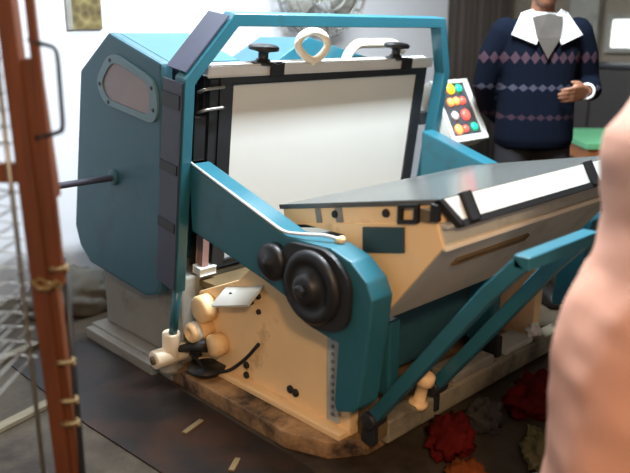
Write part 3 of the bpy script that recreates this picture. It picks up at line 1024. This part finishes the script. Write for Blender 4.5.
# trousers and shoes
bm = NB()
loft([(0, 0, 0.80, 0.172, 0.118), (0, 0, 0.90, 0.174, 0.120), (0, 0, 0.97, 0.170, 0.116)], bm)
for s in (-1, 1):
    limb([(s * 0.088, 0, 0.85, 0.098), (s * 0.098, 0.01, 0.66, 0.092), (s * 0.103, 0.01, 0.48, 0.075), (s * 0.106, -0.008, 0.30, 0.070), (s * 0.108, -0.012, 0.12, 0.064)], bm, 16)
tr = obj('trousers', bm, 'trouser', person, True)
remesh(tr, 0.011, 4)
for s in (-1, 1):
    bm = NB()
    limb([(s * 0.108, -0.045, 0.048, 0.046), (s * 0.112, 0.03, 0.046, 0.045), (s * 0.12, 0.13, 0.037, 0.040), (s * 0.123, 0.175, 0.030, 0.030)], bm, 14)
    for v in bm.verts:
        v.co.z = max(v.co.z, 0.002)
    obj('shoe', bm, 'shoe', person, True)
# wrist watch on the bent arm
bm = NB()
wc = L3(0.205, 0.125, 1.085)
wdv = (L3(0.205, 0.125, 1.085) - L3(0.245, 0.055, 1.085)).normalized()
e1 = wdv.orthogonal().normalized()
e2 = wdv.cross(e1)
tube([wc + (e1 * cos(2 * pi * k / 20) + e2 * sin(2 * pi * k / 20)) * 0.034 + wdv * 0.014 for k in range(20)], 0.007, 6, bm, closed=True)
obj('wrist_watch', bm, 'silver', person, True)

# ------------------------------------------------------------------ wooden drying rack in the left foreground
RB = Vector((EYE.x, EYE.y, 0)) + FW * 1.6
rack = thing('drying_rack', 'orange brown wooden drying rack with wire shelves in the left foreground', 'rack', rb(RB, -0.85, 0, 0))


def rk(a, c, b_=0.0):
    return rb(RB, a, b_, c)


def rbox(a0, a1, b0, b1, c0, c1, bvl=0.003, lean=0.0):
    ax = (RT * 1.0).normalized()
    zz = (Z3 + RT * lean).normalized()
    c = rk((a0 + a1) / 2 + 0 * lean, (c0 + c1) / 2, (b0 + b1) / 2)
    return obox(c, (ax - zz * ax.dot(zz)).normalized(), FW, zz, (a1 - a0) / 2, (b1 - b0) / 2, (c1 - c0) / 2, bvl)


obj('post', rbox(-0.650, -0.612, -0.02, 0.02, 0.0, 1.62, lean=-0.020), 'wood', rack)
obj('post', rbox(-0.640, -0.592, -0.012, 0.02, 0.0, 1.30, lean=-0.016), 'wood', rack)
obj('post', rbox(-0.648, -0.588, -0.66, -0.62, 0.0, 1.62), 'wood', rack)
obj('post', rbox(-1.40, -1.34, -0.02, 0.02, 0.0, 1.62), 'wood', rack)
obj('post', rbox(-1.40, -1.34, -0.66, -0.62, 0.0, 1.62), 'wood', rack)
obj('batten', rbox(-0.594, -0.574, -0.030, -0.013, 0.80, 1.62, 0.002, lean=-0.012), 'wood', rack)
obj('batten', rbox(-0.592, -0.577, -0.012, 0.006, 1.0, 1.32, 0.002, lean=-0.05), 'wood', rack)
for c in (0.12, 1.054, 1.60):
    obj('rail', rbox(-1.36, -0.63, -0.016, 0.012, c - 0.022, c + 0.022), 'wood', rack)
    obj('rail', rbox(-1.36, -0.63, -0.655, -0.625, c - 0.022, c + 0.022), 'wood', rack)
for c in (0.10,):
    for a in (-0.618, -1.37):
        obj('rail', rbox(a - 0.012, a + 0.012, -0.62, -0.02, c - 0.02, c + 0.02), 'wood', rack)
obj('upright_rod', cyl(rk(-0.672, 0.12, -0.012), rk(-0.672, 1.58, -0.012), 0.006, 8), 'wire', rack, True)
c = 0.62
while c < 1.5:
    if abs(c - 1.054) > 0.035:
        t = NB()
        tube(arc_pts([rk(-0.655, c - 0.004, -0.018), rk(-0.70, c + 0.002, -0.020), rk(-1.35, c + 0.004, -0.020), rk(-1.36, c + 0.004, -0.60), rk(-0.67, c + 0.004, -0.60), rk(-0.662, c, -0.04)], 0.03), 0.0022, 5, t)
        for q in range(6):
            tube([rk(-0.72 - 0.11 * q, c + 0.003, -0.02), rk(-0.72 - 0.11 * q, c + 0.003, -0.60)], 0.0016, 4, t)
        obj('wire_shelf', t, 'wire', rack)
    c += 0.036
obj('pull_handle', tube(arc_pts([rk(-0.598, 1.337, -0.022), rk(-0.578, 1.332, -0.028), rk(-0.540, 1.322, -0.03), rk(-0.537, 1.30, -0.03), rk(-0.539, 1.165, -0.03), rk(-0.542, 1.148, -0.03), rk(-0.585, 1.136, -0.028), rk(-0.602, 1.134, -0.02)], 0.018), 0.0052, 10), 'darkframe', rack, True, label='dark grey metal pull handle')
obj('support_rod', cyl(rk(-0.580, 0.05, -0.006), rk(-0.572, 0.86, -0.006), 0.008, 8), 'darkframe', rack, True)
for c, a in ((0.83, -0.580), (0.60, -0.585), (0.50, -0.586), (0.44, -0.588)):
    obj('twine_tie', tube([rk(a + 0.02 * cos(q * .8), c + 0.003 * q / 2, -0.026 + 0.012 * sin(q * .8)) for q in range(10)], 0.0045, 6), 'twine', rack, True)
obj('twine_tie', tube([rk(-0.61 + 0.035 * cos(q * .7), 0.80 + 0.012 * sin(q * 1.7), -0.028 + 0.008 * sin(q * .7)) for q in range(14)], 0.005, 6), 'twine', rack, True)

# ------------------------------------------------------------------ pink wrapped bundle in the right foreground
BO = Vector((EYE.x, EYE.y, 0)) + FW * 1.22
left = [(0.0, 0.50), (0.544, 0.495), (0.70, 0.500), (0.837, 0.528), (0.904, 0.556), (1.005, 0.575), (1.119, 0.565), (1.162, 0.568), (1.22, 0.604), (1.274, 0.64), (1.34, 0.70), (1.40, 0.77)]


def edge(z):
    for (z0, a0), (z1, a1) in zip(left, left[1:]):
        if z <= z1:
            return a0 + (a1 - a0) * (z - z0) / (z1 - z0)
    return left[-1][1]


t = NB()
NS, NZ = 72, 90
Rg = []
for i in range(NZ + 1):
    z = 1.40 * i / NZ
    a0 = edge(z)
    a1 = 1.05 - 0.08 * max(0, (z - 1.22) / 0.2) ** 2
    cx_ = (a0 + a1) / 2
    hw = (a1 - a0) / 2
    hd = 0.20 - 0.08 * max(0, (z - 1.22) / 0.2) ** 2
    ring = []
    for k in range(NS):
        a = 2 * pi * k / NS
        ca, sa_ = cos(a), sin(a)
        e = 2 / 3.2
        x = cx_ + hw * math.copysign(abs(ca) ** e, ca)
        y = 0.12 + hd * math.copysign(abs(sa_) ** e, sa_)
        v = noise.noise(Vector((x * 5 + z * 2.5, y * 5, z * 4))) * 0.014 + noise.noise(Vector((x * 16 + z * 10, y * 16, z * 12))) * 0.006
        pnt = rb(BO, x + v * ca, y + v * sa_, z)
        ring.append(t.verts.new(pnt))
    Rg.append(ring)
for A, B in zip(Rg, Rg[1:]):
    for k in range(NS):
        t.faces.new((A[k], A[(k + 1) % NS], B[(k + 1) % NS], B[k]))
t.faces.new(Rg[0][::-1])
t.faces.new(Rg[-1])
pb = obj('wrapped_bundle', t, 'pink', smooth=True)
tag(pb, 'tall pale pink wrapped bundle in the right foreground', 'bundle')

# ------------------------------------------------------------------ floor things
mt = obj('floor_sheet', prism([(-0.42, 1.30), (-0.42, 0.62), (-0.39, 0.19), (-0.36, -0.30), (-0.08, -0.42), (-0.03, -0.1), (-0.03, 0.75), (-0.06, 1.34)], 'Z', 0.001, 0.006), 'mat')
tag(mt, 'oily black sheet lying on the floor along the press', 'floor mat')
for k, (x0, y0, x1, y1, h, lab) in enumerate(((-0.98, 0.72, -0.45, 0.86, 0.018, 'pale weathered batten on the floor nearest the black sheet'),
                                             (-0.98, 1.20, -0.25, 1.42, 0.02, 'pale weathered batten on the floor further back towards the wall'))):
    a, c = Vector((x0, y0, 0)), Vector((x1, y1, 0))
    d = (c - a).normalized()
    b_ = obj('floor_batten', obox((a + c) / 2 + Vector((0, 0, h / 2 + 0.001)), d, Vector((-d.y, d.x, 0)), Z3, (c - a).length / 2, 0.022, h / 2, 0.003), 'batten')
    tag(b_, lab, 'batten', 'battens on the floor')


def lump(name, m, c, sx, sy, sz, seed, amp=0.35, freq=2.2, sub=4, rot=0.0):
    t = NB()
    bmesh.ops.create_icosphere(t, subdivisions=sub, radius=1)
    cr, sr = cos(rot), sin(rot)
    for v in t.verts:
        p = v.co.copy()
        q = p * freq + Vector((seed * 3.1, seed * 1.7, seed))
        k = 1 + amp * noise.noise(q) + amp * 0.55 * noise.noise(q * 2.3) + amp * 0.35 * (abs(noise.noise(q * 4.1)) - .2)
        x, y, z = p.x * sx * k, p.y * sy * k, max(0.0, p.z * sz * k + sz * .55)
        v.co = Vector((c[0] + x * cr - y * sr, c[1] + x * sr + y * cr, c[2] + z))
    return obj(name, t, m, smooth=True)


G = 'rags heaped on the floor before the press'
for c, m, sx, sy, sz, sd, rot, lab in (
        ((0.40, -0.36, 0), 'red', 0.11, 0.07, 0.065, 1, 0.5, 'crumpled dark red rag nearest the corner of the press'),
        ((0.87, -0.42, 0), 'red', 0.14, 0.09, 0.075, 2, 0.1, 'crumpled dark red rag in the middle of the heap'),
        ((1.20, -0.44, 0), 'red', 0.10, 0.08, 0.06, 3, 0.3, 'crumpled dark red rag beside the pink bundle'),
        ((0.26, -0.52, 0), 'rust', 0.09, 0.06, 0.04, 4, 0.7, 'rust orange rag lying lowest in the heap'),
        ((0.60, -0.36, 0), 'greyrag', 0.065, 0.06, 0.06, 5, 0.2, 'grey rag between two dark red rags'),
        ((0.93, -0.62, 0), 'rust', 0.07, 0.05, 0.04, 6, 0.1, 'small rust orange rag among the red rags'),
        ((0.58, -0.60, 0), 'olive', 0.12, 0.06, 0.035, 7, 0.6, 'flat olive rag nearest the camera')):
    tag(lump('rag', m, c, sx, sy, sz, sd, 0.5, 2.4, 4, rot), lab, 'rag', G)
for c, s, sd, lab in (((1.40, -0.33, 0), 0.05, 11, 'larger crumpled white paper scrap beside the press front'),
                      ((1.17, -0.215, 0.142), 0.035, 12, 'small crumpled white paper scrap lying on the press front bracket'),
                      ((0.42, -0.68, 0), 0.03, 13, 'small pale paper scrap in front of the rag heap')):
    tag(lump('paper_scrap', 'paper', c, s, s * .8, s * .7, sd, 0.7, 2.8, 3), lab, 'paper scrap', 'paper scraps by the press')
tag(lump('grey_sack', 'sack', (0.10, 1.74, 0), 0.24, 0.17, 0.13, 21, 0.3, 1.6, 4), 'slumped grey sack by the white wall left of the press', 'sack', 'grey sacks by the wall')
tag(lump('grey_sack', 'sack', (0.62, 1.70, 0), 0.20, 0.15, 0.12, 22, 0.3, 1.6, 4), 'slumped grey sack tucked behind the press plinth', 'sack', 'grey sacks by the wall')
for k, (x, y, r) in enumerate(((-0.16, 0.34, 0.3), (-0.2, 0.05, 0.6))):
    o = obj('wood_chip', obox((x, y, 0.010), Vector((cos(r), sin(r), 0)), Vector((-sin(r), cos(r), 0)), Z3, 0.05 - 0.015 * k, 0.010, 0.004, 0.002), 'twine')
    tag(o, ('pale wood chip on the black floor sheet beside the socket', 'pale wood chip on the black floor sheet near the front corner')[k], 'wood chip', 'wood chips on the floor sheet')
